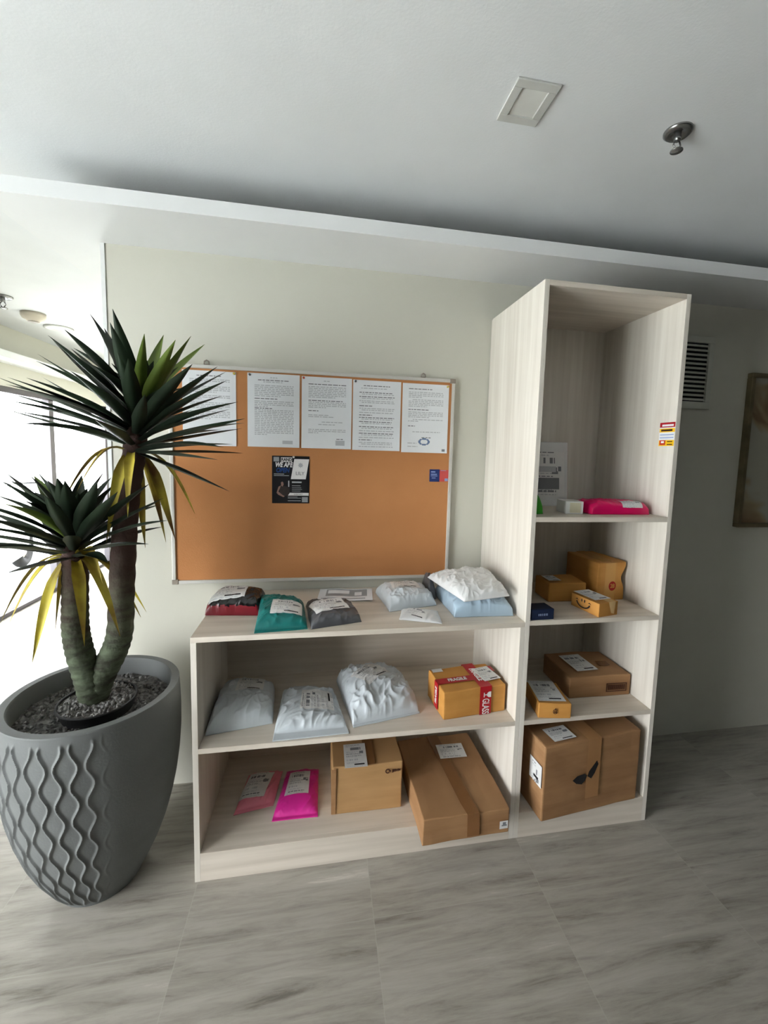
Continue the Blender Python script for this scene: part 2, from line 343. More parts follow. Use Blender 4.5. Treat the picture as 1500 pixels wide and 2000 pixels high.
# ------------------------------------------------------------------ ceiling fittings
t = thing('ceiling_light', 'square recessed ceiling light panel, switched off, above the tall bookcase', 'light', (0.938, -0.706, ZC))
bm = bmesh.new()
for a in ((-0.059, -0.07, -0.006, 0.059, -0.045, 0.0), (-0.059, 0.045, -0.006, 0.059, 0.07, 0), (-0.059, -0.045, -0.006, -0.036, 0.045, 0), (0.036, -0.045, -0.006, 0.059, 0.045, 0)): bx(bm, *a)
obj('frame', bm, mat('light_frame_white', rgb(196, 196, 190), 0.5), t, bevel=0.0015); box('diffuser', -0.036, -0.045, -0.002, 0.036, 0.045, 0, mat('diffuser_white', rgb(214, 214, 208), 0.4), t)
def sprinkler(x, y, label, m, s=1.0):
    t = thing('sprinkler', label, 'sprinkler', (x, y, ZC), 0, 'ceiling sprinklers')
    bm = bmesh.new(); lathe(bm, [(0.036*s, 0), (0.036*s, -0.004*s), (0.029*s, -0.010*s), (0.016*s, -0.006*s), (0.012*s, -0.004*s)], 32); obj('escutcheon', bm, m, t, True)
    bm = bmesh.new(); lathe(bm, [(0.009*s, -0.002), (0.009*s, -0.022*s), (0.006*s, -0.026*s)], 16)
    for k in (-1, 1): tube(bm, [(k*0.006*s, 0, -0.024*s), (k*0.011*s, 0, -0.035*s), (k*0.004*s, 0, -0.047*s)], 0.0022*s, 6)
    obj('nozzle', bm, m, t, True)
    bm = bmesh.new(); lathe(bm, [(0.004*s, -0.046*s), (0.016*s, -0.049*s), (0.016*s, -0.051*s), (0.003*s, -0.053*s)], 20); obj('deflector', bm, m, t, True)
sprinkler(1.405, -0.700, 'dark chrome ceiling sprinkler to the right of the square light panel', STEEL, 1.05)
sprinkler(-1.632, 1.415, 'small sprinkler on the bright lobby ceiling at the left edge', STEEL, 1.5)
t = thing('smoke_detector', 'off-white dome smoke detector on the lobby ceiling', 'detector', (-1.67, 1.784, ZC))
bm = bmesh.new(); lathe(bm, [(0.075, 0), (0.075, -0.022), (0.066, -0.040), (0.045, -0.05), (0.04, -0.058), (0.01, -0.064)], 32); obj('housing', bm, mat('detector_plastic', rgb(218, 208, 190), 0.5), t, True)
bm = bmesh.new(); lathe(bm, [(0.035, -0.055), (0.036, -0.060), (0.02, -0.066)], 20); obj('sensor_cap', bm, CAP, t, True)
t = thing('downlight', 'round white downlight on the lobby ceiling beyond the smoke detector', 'light', (-1.707, 2.165, ZC))
bm = bmesh.new(); lathe(bm, [(0.10, 0), (0.10, -0.012), (0.08, -0.016), (0.07, -0.004)], 32); obj('ring', bm, WHITE_PL, t, True)
bm = bmesh.new(); lathe(bm, [(0.07, -0.001), (0.069, -0.005)], 32); obj('diffuser', bm, TRIM, t, True)

# ------------------------------------------------------------------ shelving units
T = 0.018; D = 0.466; BK = -0.004
XS, XT, HL, HT = 1.1435, 1.7166, 0.8563, 2.0578
S1, S2, S3, MS, ZB = 1.244, 0.8607, 0.4756, 0.4765, 0.103
def panel(name, x0, y0, z0, x1, y1, z1, m, par): return box(name, x0, y0, z0, x1, y1, z1, m, par, 0.0008)
lo = thing('low_bookcase', 'low washed-oak open bookcase with two shelves beside the planter', 'bookcase', (0, 0, 0))
panel('side_panel', 0, -D, 0, T, BK-.006, HL-T, LAM_V, lo); panel('side_panel', XS-T, -D, 0, XS, BK-.006, HL-T, LAM_V, lo)
panel('top_panel', 0, -D, HL-T, XS, BK, HL, LAM_H, lo); panel('shelf', T, -D, MS-T, XS-T, BK-.006, MS, LAM_H, lo); panel('shelf', T, -D+.018, ZB-T, XS-T, BK-.006, ZB, LAM_H, lo)
panel('kick_board', T, -D, 0, XS-T, -D+.018, ZB, LAM_H, lo); panel('back_panel', 0, BK-.006, 0.02, XS, BK, HL-T, LAM_H, lo)
X0 = XS+0.0008
ta = thing('tall_bookcase', 'tall narrow washed-oak open bookcase reaching almost to the ceiling ledge', 'bookcase', (0, 0, 0))
panel('side_panel', X0, -D, 0, X0+T, BK-.006, HT, LAM_V, ta); panel('side_panel', XT-T, -D, 0, XT, BK-.006, HT, LAM_V, ta)
panel('top_panel', X0+T, -D, HT-T, XT-T, BK-.006, HT, LAM_H, ta)
for z in (S1, S2, S3): panel('shelf', X0+T, -D, z-T, XT-T, BK-.006, z, LAM_H, ta)
panel('shelf', X0+T, -D+.018, ZB-T, XT-T, BK-.006, ZB, LAM_H, ta); panel('kick_board', X0+T, -D, 0, XT-T, -D+.018, ZB, LAM_H, ta)
panel('back_panel', X0, BK-.006, 0.02, XT, BK, HT-0.004, LAM_V, ta)
b = blank(20, 24)
rect(b, 0, 0, 20, 5, 1); rect(b, 3, 2, 18, 4, 0); rect(b, 0, 6, 20, 10, 2); rect(b, 2, 7, 17, 9, 5); rect(b, 1, 12, 19, 13, 3); rect(b, 1, 15, 19, 16, 3); rect(b, 0, 18, 20, 24, 2)
rect(b, 1, 18, 9, 23, 4); rect(b, 3, 19, 7, 21, 0); rect(b, 11, 19, 18, 20, 5); rect(b, 11, 22, 18, 23, 5)
st = decal('courier_sticker', lambda u, v: Vector((XT-T-0.0006, -0.391-0.073*u, 1.602-0.089*v)), b, [PAPER, RED, YEL, mat('sticker_blue', rgb(150, 168, 214), 0.6), mat('sticker_red_badge', rgb(206, 66, 40), 0.6), MARK], ta)
st['label'] = 'red, yellow and white sticker on the inner side panel'

# ------------------------------------------------------------------ wall fittings
v = thing('air_vent', 'white louvred air vent on the wall behind the tall bookcase', 'vent', (2.13, 0, 1.89))
bm = bmesh.new()
for a in ((-.167, -.014, .142, .167, 0, .172), (-.167, -.014, -.175, .167, 0, -.140), (-.167, -.014, -.140, -.138, 0, .142), (.138, -.014, -.140, .167, 0, .142)): bx(bm, *a)
obj('frame', bm, GRILLE, v, bevel=0.002); box('duct_shade_sheet', -.138, -.002, -.14, .138, 0.0, .142, DUCT_SHADE, v)  # near-black sheet behind the louvres stands in for shade inside the duct
for k in range(13):
    z = .128-k*0.0215; bm = bmesh.new(); q = [bm.verts.new(p) for p in ((-.138, -.012, z-.004), (.138, -.012, z-.004), (.138, -.003, z+.007), (-.138, -.003, z+.007))]
    q2 = [bm.verts.new(w.co+Vector((0, .0012, -.0014))) for w in q]
    bm.faces.new(q); bm.faces.new(q2[::-1])
    for i in range(4): bm.faces.new((q[i], q2[i], q2[(i+1) % 4], q[(i+1) % 4]))
    obj('louvre', bm, GRILLE, v)
a = thing('framed_artwork', 'gold-framed abstract picture in the shade at the right edge', 'picture', (2.86, 0, 1.515))
bm = bmesh.new(); w, h, fr = .345, .39, .022
for q in ((-w, -.03, h-fr, w, 0, h), (-w, -.03, -h, w, 0, -h+fr), (-w, -.03, -h+fr, -w+fr, 0, h-fr), (w-fr, -.03, -h+fr, w, 0, h-fr)): bx(bm, *q)
obj('frame', bm, GOLD, a, bevel=0.003); box('canvas', -w+fr, -.014, -h+fr, w-fr, 0, h-fr, ART, a)

# ------------------------------------------------------------------ cork board and what is pinned on it
BX0, BX1, BZ0, BZ1 = -0.1905, 0.9813, 0.8984, 1.786
bd = thing('cork_board', 'large cork notice board in a pale metal frame on the wall', 'notice board', (0, 0, 0))
yb = -0.024; fw = 0.014
box('cork_panel', BX0+fw, -0.018, BZ0+fw, BX1-fw, -0.004, BZ1-fw, CORK, bd)
bm = bmesh.new()
for q in ((BX0, BZ1-fw, BX1, BZ1), (BX0, BZ0, BX1, BZ0+fw), (BX0, BZ0+fw, BX0+fw, BZ1-fw), (BX1-fw, BZ0+fw, BX1, BZ1-fw)): bx(bm, q[0], yb, q[1], q[2], -0.003, q[3])
obj('frame', bm, ALU, bd, bevel=0.002)
for x, z in ((BX0, BZ0), (BX1, BZ0), (BX0, BZ1), (BX1, BZ1)):
    sx = 1 if x == BX0 else -1; sz = 1 if z == BZ0 else -1
    box('corner_cap', min(x-.002*sx, x+.024*sx), yb-.002, min(z-.002*sz, z+.018*sz), max(x-.002*sx, x+.024*sx), -0.003, max(z-.002*sz, z+.018*sz), CAP, bd, 0.003)
for x in (-0.049, 0.840):
    bm = bmesh.new(); bx(bm, x-.010, -0.012, BZ1-.004, x+.010, -0.004, BZ1+.006); tube(bm, [(x-.009, -.009, BZ1+.005), (x-.008, -.009, BZ1+.016), (x, -.009, BZ1+.021), (x+.008, -.009, BZ1+.016), (x+.009, -.009, BZ1+.005)], .003, 8)
    obj('hanging_tab', bm, CAP, bd)
YP = -0.0195
def notice(x0, z1, w, h, seed, label, style):
    rnd = random.Random(seed); nu, nv = 60, 84; b = blank(nu, nv)
    L, Rr = 8, 53
    def para(y, n, k, ind=0, step=2):
        for i in range(n):
            words(b, y, L+(ind if i == 0 else 0), Rr if i < n-1 else rnd.randint(20, 46), k, rnd); y += step
        return y
    if style == 0:
        words(b, 5, 16, 44, 2, rnd); y = 9
        for n in (3, 4, 3, 4, 5): y = para(y, n, 1)+2
    elif style == 1:
        words(b, 4, 26, 34, 1, rnd); words(b, 7, 12, 47, 2, rnd); words(b, 9, 18, 40, 1, rnd)
        y = para(13, 7, 1); words(b, y+1, L, 34, 2, rnd); y = para(y+4, 4, 1); words(b, y, L, 28, 2, rnd); y = para(y+2, 15, 1)
        rect(b, 40, 76, 52, 80, 1)
    elif style == 2:
        words(b, 4, 26, 33, 1, rnd); words(b, 8, L, Rr, 2, rnd); y = para(11, 7, 1); words(b, y+2, L, Rr-3, 2, rnd); y = para(y+4, 4, 1)
        words(b, y+2, L, 20, 2, rnd); para(y+7, 1, 1); words(b, y+9, L, 38, 1, rnd); words(b, y+15, 24, 50, 1, rnd); words(b, y+18, 20, 40, 1, rnd); para(y+24, 3, 1)
        rect(b, 41, 74, 52, 80, 1); words(b, 72, 42, 50, 2, rnd)
    elif style == 3:
        words(b, 6, 13, 46, 2, rnd); words(b, 9, 10, 42, 1, rnd); y = 14
        for n, hd in ((6, 1), (3, 1), (4, 0), (3, 0), (3, 1), (3, 0)):
            for i in range(n): words(b, y, L+(3 if i % 2 else 0), Rr-rnd.randint(0, 5), 2 if i % 2 == 0 and rnd.random() < .5 else 1, rnd); y += 2+(i % 2)
            y += 1
            if hd and y < 76: words(b, y, L, 24, 2, rnd); y += 3
    else:
        y = 6
        words(b, y, L, 38, 2, rnd); y = para(y+4, 4, 1)+1; y = para(y, 5, 1, 5)+2; words(b, y, L, 34, 2, rnd); y = para(y+3, 4, 1)+1; y = para(y, 2, 1, 6)
        words(b, y+4, L, 17, 2, rnd); words(b, y+11, 14, 50, 1, rnd); words(b, y+18, 26, 38, 2, rnd); words(b, y+25, L, 20, 1, rnd); words(b, y+29, L, 21, 1, rnd)
        for j in range(nv):
            for i in range(nu):
                r = ((i-29)/7.5)**2+((j-70)/4.2)**2
                if 0.42 < r < 1: b[j][i] = 3
        rect(b, 53, 79, 57, 82, 2)
    o = decal('paper_notice', lambda u, v: Vector((x0+w*u, YP-0.0025*(abs(2*u-1)**3)*(v**2), z1-h*v)), b, [PAPER, INK_L, INK_M, BLUEINK])
    tag(o, label, 'notice', 'typed notices along the top of the cork board')
notice(-0.139, 1.764, .203, .296, 1, 'typed notice at the left end of the row, half hidden by the plant leaves', 0)
notice(0.108, 1.766, .207, .297, 2, 'typed notice second from the left, filled with dense grey paragraphs', 1)
notice(0.323, 1.764, .207, .295, 3, 'typed notice in the middle of the row, lower half mostly empty', 2)
notice(0.535, 1.762, .206, .295, 4, 'typed notice second from the right, with rows of dark lines to the bottom', 3)
notice(0.748, 1.760, .207, .297, 5, 'typed notice at the right end with an oval blue stamp near the bottom', 4)
def pin(x, z, c, label):
    bm = bmesh.new(); lathe(bm, [(0.0045, 0), (0.0032, 0.002), (0.0028, 0.006), (0.0045, 0.008), (0.0040, 0.0095)], 14)
    o = obj('push_pin', bm, PINC[c], None, True); o.rotation_euler = (PI/2, 0, 0); o.location = (x, YP-0.0005, z); tag(o, label, 'pin', 'push pins on the cork board')
pin(0.058, 1.758, 'yellow', 'yellow pin in the top right corner of the leftmost notice')
pin(0.118, 1.758, 'grey', 'grey pin in the top left corner of the dense second notice')
pin(0.331, 1.757, 'red', 'orange-red pin in the top left corner of the middle notice')
pin(0.545, 1.755, 'grey', 'grey pin in the top left corner of the second notice from the right')
pin(0.948, 1.753, 'yellow', 'yellow pin in the top right corner of the stamped notice')
# flyer
FX, FZ, FW, FH = 0.204, 1.434, 0.153, 0.199
fl = thing('flyer', 'black flyer with white lettering pinned below the notices', 'flyer', (FX, YP, FZ))
box('sheet', 0, 0, -FH, FW, 0.0006, 0, FLY_B, fl)
def fr(name, x0, y0, x1, y1, m, sk=0, dy=0.0004):
    bm = bmesh.new(); X = lambda u: FW*u; Z = lambda v: -FH*v
    bm.faces.new([bm.verts.new(p) for p in ((X(x0-sk), -dy, Z(y1)), (X(x1-sk), -dy, Z(y1)), (X(x1), -dy, Z(y0)), (X(x0), -dy, Z(y0)))])
    return obj(name, bm, m, fl)
fr('logo_card', 0.59, 0.06, 0.99, 0.485, WHITEP, 0.09); fr('banner', 0.42, 0.775, 0.985, 0.835, WHITEP); fr('heading_box', 0.235, 0.03, 0.53, 0.125, WHITEP); fr('code_square', 0.04, 0.025, 0.19, 0.12, GREY_C); fr('code_square', 0.80, 0.865, 0.96, 0.975, GREY_C)
RX = (PI/2, 0, 0)
def ftxt(s, u, v, size, m, sh=0, xs=1, bold=0): text('lettering', s, size, m, (FW*u, -0.0010, -FH*v), RX, fl, sh, xs, bold)
ftxt('RAND', 0.385, 0.08, 0.018, FLY_B, 0, 0.85, 0.0006); ftxt('WE ARE', 0.31, 0.19, 0.027, WHITEP, 0.22, 0.72, 0.0010); ftxt('OPEN', 0.28, 0.305, 0.026, FLY_BLUE, 0.2, 0.8, 0.0012)
ftxt('LILY', 0.745, 0.365, 0.020, INK_M, 0, 1.0, 0)
bm = bmesh.new()
for k in range(8):
    a = 2*PI*k/8; p = Vector((0.76*FW, -0.0009, -0.19*FH)); s = Vector((math.cos(a), 0, math.sin(a))); q = Vector((-s.z, 0, s.x))
    bm.faces.new([bm.verts.new(w) for w in (p, p+s*.006-q*.003, p+s*.012, p+s*.006+q*.003)])
obj('flower_emblem', bm, INK_L, fl)
bm = bmesh.new()
for x0, y0, x1, y1 in ((.05, .375, .32, .388), (.05, .41, .45, .42), (.53, .535, .79, .565), (.43, .52, .46, .65), (.53, .62, .76, .63), (.53, .665, .78, .672), (.53, .70, .80, .707), (.53, .735, .76, .742), (.42, .86, .68, .868), (.42, .885, .78, .893), (.42, .94, .77, .95)):
    bm.faces.new([bm.verts.new((FW*x, -.0008, -FH*y)) for x, y in ((x0, y1), (x1, y1), (x1, y0), (x0, y0))])
o = obj('small_text', bm, INK_L, fl); ftxt('CONTACT', 0.70, 0.806, 0.0075, INK)
def blob(name, pts, m, dy):
    bm = bmesh.new(); bm.faces.new([bm.verts.new((FW*x, -dy, -FH*y)) for x, y in pts][::-1]); return obj(name, bm, m, fl)
blob('photo_arm', [(.17, .65), (.24, .62), (.20, .70), (.17, .75), (.27, .82), (.34, .85), (.30, .87), (.17, .82), (.12, .78)], SKIN, .0006)
blob('photo_torso', [(.20, .66), (.26, .63), (.38, .64), (.46, .68), (.47, .78), (.42, .84), (.24, .84), (.20, .74)], DKCLOTH, .0005)
blob('photo_head', [(.235, .56), (.27, .54), (.30, .56), (.31, .60), (.28, .645), (.245, .63)], SKIN, .0007)
pin(FX+0.088, FZ-0.004, 'white', 'white pin at the top edge of the black flyer')
cd = thing('printed_card', 'small half blue, half red card stuck at the right edge of the cork board', 'card', (0.880, YP, 1.391))
box('blue_half', 0, 0, -0.055, 0.046, 0.0006, 0, BLUEC, cd); box('red_half', 0.046, 0, -0.054, 0.0865, 0.0006, -0.002, REDC, cd)
bm = bmesh.new()
for x0, z0, x1, z1 in ((.006, -.014, .026, -.009), (.006, -.024, .034, -.020), (.006, -.031, .036, -.028), (.010, -.040, .028, -.037), (.05, -.006, .075, -.004), (.07, -.052, .085, -.040)):
    bm.faces.new([bm.verts.new(p) for p in ((x0, -.0004, z0), (x1, -.0004, z0), (x1, -.0004, z1), (x0, -.0004, z1))])
obj('printed_lines', bm, mat('pale_blue_print', rgb(150, 170, 215), 0.6), cd)

# ------------------------------------------------------------------ poly mailers
def bag(name, label, cat, A, B, Cc, Dd, z0, H, m, seed, group, p=0.45, wr=0.010, hem=0.0, lab=None, lseed=None, two=None, lift=(0, 0, 0, 0), N=88, lmats=None, bar=True, vp=0.60):
    A, B, Cc, Dd = [Vector((q[0], q[1], 0)) for q in (A, B, Cc, Dd)]
    cen = (A+B+Cc+Dd)/4
    t = thing(name, label, cat, (cen.x, cen.y, z0), 0, group)
    so = Vector((seed*7.31, seed*3.17, seed*1.3))
    LU = ((B-A).length+(Cc-Dd).length)/2; LV = ((Dd-A).length+(Cc-B).length)/2
    def S(u, v, top=True):
        w = 1.0
        q = (A*(1-u)+B*u)*(1-v)+(Dd*(1-u)+Cc*u)*v-cen
        e = 0.010*noise.noise(Vector((u*3, v*3, 1))+so)                # ragged outline
        q = q*(1+e*2)
        eu = min(u, 1-u)*2; ev = min(v/vp, (1-v)/(1-vp))
        vv = max(0.0, (ev-hem)/(1-hem)) if hem and v < vp else ev
        prof = (1-(1-eu)**3)**p*(1-(1-vv)**3)**p if eu > 0 and vv > 0 else 0
        P3 = Vector((q.x*9, q.y*9, 0))+so
        fl = 1.0
        if lab:                                                        # the stuck-on label keeps the film under it flat
            dx = (u-lab[0])*LU; dy = (v-lab[1])*LV; ca, sa = math.cos(lab[4]), math.sin(lab[4])
            k = max(abs(dx*ca+dy*sa)/(lab[2]*.5), abs(dy*ca-dx*sa)/(lab[3]*.5)); fl = .22+.78*min(1, max(0, (k-.85)/.5))
        n1 = noise.noise(P3); d = Vector((P3.x*0.8+P3.y*0.6+n1, (P3.y*0.8-P3.x*0.6)*2.6, 2))
        rid = 1-abs(noise.noise(d*1.1)); rid2 = 1-abs(noise.noise(Vector((P3.x*2.2-P3.y, P3.y*1.2+P3.x*.6, 5))*1.15))
        P4 = P3*2.6+Vector((n1, noise.noise(P3*1.7+Vector((4, 4, 4))), 0))*1.6
        rid3 = 1-abs(noise.noise(Vector((P4.x*.55+P4.y*.9, P4.y*.5-P4.x*1.2, 9))))
        h = H*prof*(0.92+0.20*noise.noise(P3*0.5))+wr*.62*fl*(rid**4*0.9+rid2**5*0.8+rid3**7*.5-0.6)*min(1, prof*2.2+0.18)
        lf = lift[0]*(1-u)*(1-v)+lift[1]*u*(1-v)+lift[2]*u*v+lift[3]*(1-u)*v
        lf *= (1-prof)
        if top: return Vector((q.x, q.y, max(0.0025, h)+lf+0.001))
        return Vector((q.x, q.y, 0.0008+lf))
    bm = bmesh.new()
    g = [[bm.verts.new(S(i/N, j/N)) for i in range(N+1)] for j in range(N+1)]
    K = 8
    gb = {}
    rim = [(i, 0) for i in range(N)]+[(N, j) for j in range(N)]+[(N-i, N) for i in range(N)]+[(0, N-j) for j in range(N)]
    for (i, j) in rim: gb[(i, j)] = bm.verts.new(S(i/N, j/N, False))
    for j in range(N):
        for i in range(N):
            fc = bm.faces.new((g[j][i], g[j][i+1], g[j+1][i+1], g[j+1][i]))
            if two and j < N*.4 and sum(q.co.z for q in fc.verts)/4 < H*(two+.07*noise.noise(Vector((i*.12, j*.1, 0)))): fc.material_index = 1
    for k in range(len(rim)):
        a, b_ = rim[k], rim[(k+1) % len(rim)]
        bm.faces.new((g[a[1]][a[0]], gb[a], gb[b_], g[b_[1]][b_[0]])).material_index = 1 if two and a[1] < N*.3 else 0
    bm.faces.new([gb[r] for r in rim][::-1])
    obj('pouch', bm, m if isinstance(m, list) else [m], t, True)
    if lab:
        cu, cv, w, h, ang = lab
        def P(a, b_):
            x = (a-.5)*w; y = (.5-b_)*h
            X = x*math.cos(ang)-y*math.sin(ang); Y = x*math.sin(ang)+y*math.cos(ang)
            u = min(.995, max(.005, cu+X/LU)); v = min(.995, max(.005, cv+Y/LV))
            s = S(u, v); s.z += 0.0022; 
            return s
        decal('shipping_label', P, ship_label(lseed or seed, bar=bar), lmats or LINK, t)
    return t
G1 = 'parcels on top of the low bookcase'; G2 = 'parcels on the middle shelf of the low bookcase'; G3 = 'parcels on the bottom shelf of the low bookcase'
bag('bag_parcel', 'plump black and dark red bag with a crumpled label, leftmost on the bookcase top', 'parcel', (-.002, -.278), (.19, -.30), (.195, -.145), (.012, -.13), HL, .088, [M_BLACK, M_RED], 11, G1, .30, .014, lab=(.36, .46, .125, .115, .05), two=.42)
bag('bag_parcel', 'teal plastic bag with a square label at the front edge of the bookcase top', 'parcel', (.195, -.455), (.366, -.441), (.345, -.235), (.185, -.205), HL, .060, M_TEAL, 12, G1, .42, .012, hem=.1, lab=(.60, .40, .105, .10, -.05), lift=(0, 0, 0, .045))
bag('bag_parcel', 'dark grey plastic bag with a white label, right of the teal bag', 'parcel', (.378, -.444), (.552, -.398), (.523, -.215), (.352, -.222), HL, .052, M_DGREY, 13, G1, .38, .010, lab=(.42, .50, .125, .11, .16))
pp = thing('folded_leaflet', 'flat grey and white printed leaflet lying against the wall', 'leaflet', (.512, -.105, HL+.0012), -.10)
b = blank(30, 14); rect(b, 4, 1, 27, 9, 1); rect(b, 5, 2, 17, 6, 0); rect(b, 20, 4, 24, 8, 0); rect(b, 2, 11, 26, 12, 1)
decal('sheet', lambda u, v: Vector((.225*(u-.5), .15*(.5-v), .0015+.003*math.sin(u*5)**2)), b, [PAPER, GREY_C], pp)
bag('mailer_parcel', 'white poly mailer with a clear-taped label beside the small white sachet', 'parcel', (.667, -.313), (.865, -.262), (.842, -.075), (.642, -.085), HL, .070, M_GREY, 14, G1, .36, .014, lab=(.50, .60, .115, .10, -.15))
bag('bag_parcel', 'dark grey bag tucked behind the stacked mailers by the wall', 'parcel', (.850, -.19), (.884, -.19), (.888, -.05), (.852, -.05), HL, .085, M_DGREY, 15, G1, .5, .012, N=32)
bag('mailer_parcel', 'small flat white sachet with a black bar on its label', 'parcel', (.690, -.392), (.835, -.448), (.850, -.325), (.716, -.30), HL, .018, M_WHITE, 16, G1, .5, .004, lab=(.40, .48, .09, .085, -.36), N=40)
bag('mailer_parcel', 'puffy pale blue mailer underneath the white mailer', 'parcel', (.898, -.392), (1.128, -.402), (1.132, -.10), (.892, -.12), HL, .072, M_BLUE, 17, G1, .20, .012, vp=.45)
bag('mailer_parcel', 'crumpled white mailer lying on top of the pale blue mailer', 'parcel', (.922, -.425), (1.102, -.412), (1.134, -.10), (.852, -.150), HL+.0815, .044, M_WHITE, 18, G1, .38, .014, lift=(-.012, 0, 0, 0))
bag('mailer_parcel', 'grey-white poly mailer at the left end of the middle shelf', 'parcel', (.024, -.40), (.243, -.362), (.228, -.14), (.026, -.13), MS, .085, M_GREY, 21, G2, .36, .014, lab=(.58, .66, .10, .095, -.04))
bag('mailer_parcel', 'flat grey-white mailer with its flap over the shelf edge, middle of the three', 'parcel', (.252, -.462), (.512, -.455), (.462, -.18), (.262, -.16), MS, .050, M_GREY, 22, G2, .45, .013, hem=.22, lab=(.62, .55, .12, .12, 1.5))
bag('mailer_parcel', 'crumpled grey-white mailer with a tilted label, next to the red-taped box', 'parcel', (.528, -.425), (.785, -.372), (.741, -.085), (.478, -.10), MS, .100, M_GREY, 23, G2, .36, .022, hem=.08, lab=(.42, .56, .125, .105, .55))
bag('bag_parcel', 'pale pink plastic bag with a white label, leftmost on the bottom shelf', 'parcel', (.098, -.325), (.238, -.300), (.258, -.125), (.122, -.13), ZB, .030, M_PINK, 31, G3, .5, .008, hem=.15, lab=(.40, .55, .10, .125, -.12), bar=False)
bag('bag_parcel', 'bright magenta plastic bag with a white label, right of the pale pink bag', 'parcel', (.240, -.373), (.406, -.374), (.408, -.135), (.276, -.13), ZB, .032, M_MAG, 32, G3, .5, .006, hem=.1, lab=(.46, .60, .088, .125, 0), bar=False)
G4 = 'parcels on the tall bookcase'
bag('bag_parcel', 'glossy crimson-pink bag with a white label on the highest filled shelf', 'parcel', (1.430, -.395), (1.676, -.40), (1.684, -.27), (1.412, -.235), S1, .062, M_CRIM, 41, G4, .22, .006, lab=(.70, .085, .092, .036, 0), vp=.4)
bag('mailer_parcel', 'grey mailer in the shadow behind the small labelled box on the third shelf', 'parcel', (1.170, -.275), (1.242, -.275), (1.325, -.06), (1.170, -.05), S3, .085, M_GREY, 42, G4, .5, .012)
bag('bag_parcel', 'bright green pouch peeking out behind the left upright', 'parcel', (1.166, -.405), (1.232, -.385), (1.225, -.33), (1.166, -.33), S1, .078, GREEN, 43, G4, .35, .008, N=32)
bag('mailer_parcel', 'small pale packet behind the navy box', 'parcel', (1.166, -.345), (1.215, -.34), (1.21, -.26), (1.166, -.26), S2, .045, M_WHITE, 44, G4, .4, .006, N=32)
# ------------------------------------------------------------------ cardboard boxes
def carton(name, label, xy, ang, w, d, h, z0, m, group, seed, dent=0.003, bev=0.004):
    """front-left bottom corner at xy; local x runs along the front, y to the back"""
    t = thing(name, label, 'box', (xy[0], xy[1], z0), ang, group)
    bm = bmesh.new(); n = 8; so = Vector((seed*5.1, seed*2.3, 0))
    bmesh.ops.create_cube(bm, size=1)
    bmesh.ops.subdivide_edges(bm, edges=bm.edges[:], cuts=n, use_grid_fill=True)
    for v_ in bm.verts:
        c = v_.co; p = Vector(((c.x+.5)*w, (c.y+.5)*d, (c.z+.5)*h)); dn = dent*noise.noise(p*9+so)
        ins = [abs(abs(c.x)-.5) < 1e-4, abs(abs(c.y)-.5) < 1e-4, abs(abs(c.z)-.5) < 1e-4]
        if ins[0]: p.x += dn-(dent if c.x > 0 else -dent)
        if ins[1]: p.y += dn-(dent if c.y > 0 else -dent)
        if ins[2] and c.z > 0: p.z += dn-dent
        v_.co = p
    obj('carton', bm, m, t, bevel=bev)
    return t
def strip(name, t, pts, m):
    """ribbon: list of (left, right) points"""
    bm = bmesh.new(); vs = [[bm.verts.new(p) for p in q] for q in pts]
    for a, b_ in zip(vs, vs[1:]): bm.faces.new((a[0], a[1], b_[1], b_[0]))
    return obj(name, bm, m, t)
E = 0.0012
EL = 0.0022
def top_label(t, x, y, w, l, h, ang, seed, **k):
    ca, sa = math.cos(ang), math.sin(ang)
    def P(u, v):
        a, b_ = (u-.5)*w, (.5-v)*l
        return Vector((x+a*ca-b_*sa, y+a*sa+b_*ca, h+EL))
    return decal('shipping_label', P, ship_label(seed, **k), LINK, t)
G5 = 'cardboard boxes on the low bookcase'
# box with red fragile tape
t = carton('cardboard_box', 'orange-brown box wrapped in red FRAGILE tape on the middle shelf', (.857, -.428), .105, .262, .175, .112, MS, CARD2, G5, 1)
w, d, h = .262, .175, .112
strip('fragile_tape', t, [((.148, -E, .002), (.196, -E, .002)), ((.148, -E, h+E), (.196, -E, h+E)), ((.150, d+E, h+E), (.198, d+E, h+E)), ((.150, d+E, .03), (.198, d+E, .03))], RED)
strip('fragile_tape', t, [((-E, .052, .01), (-E, .09, .01)), ((-E, .052, h+E*.7), (-E, .09, h+E*.7)), ((.17, .052, h+E*.7), (.17, .09, h+E*.7))], RED)
strip('fragile_tape', t, [((.225, .10, h+E*.7), (.225, .14, h+E*.7)), ((w+E, .10, h+E*.7), (w+E, .14, h+E*.7))], RED)
text('tape_lettering', 'FRAGILE', .030, WHITEP, (.173, .088, h+.002), (0, 0, -PI/2), t, 0, .85, .0008)
text('tape_lettering', 'FRAGILE', .026, WHITEP, (.085, .071, h+.002), (0, 0, 0), t, 0, .8, .0008)
text('tape_lettering', 'FRAGILE', .022, WHITEP, (-.002, .071, .062), (PI/2, -PI/2, -PI/2), t, 0, .8, .0006)
text('tape_lettering', 'GLASS', .040, WHITEP, (.172, -.002, .034), (PI/2, PI/2, 0), t, 0, .55, .0004)
bm = bmesh.new()                                                 # wine glass symbol lying on its side
gz = .080
for q in ([(.194, 0.011), (.184, .011), (.177, .005), (.177, -.005), (.184, -.011), (.194, -.011)], [(.178, .0018), (.166, .0018), (.166, -.0018), (.178, -.0018)], [(.167, .009), (.163, .009), (.163, -.009), (.167, -.009)]):
    bm.faces.new([bm.verts.new((x, -.0024, gz+z)) for x, z in q])
obj('glass_symbol', bm, WHITEP, t)
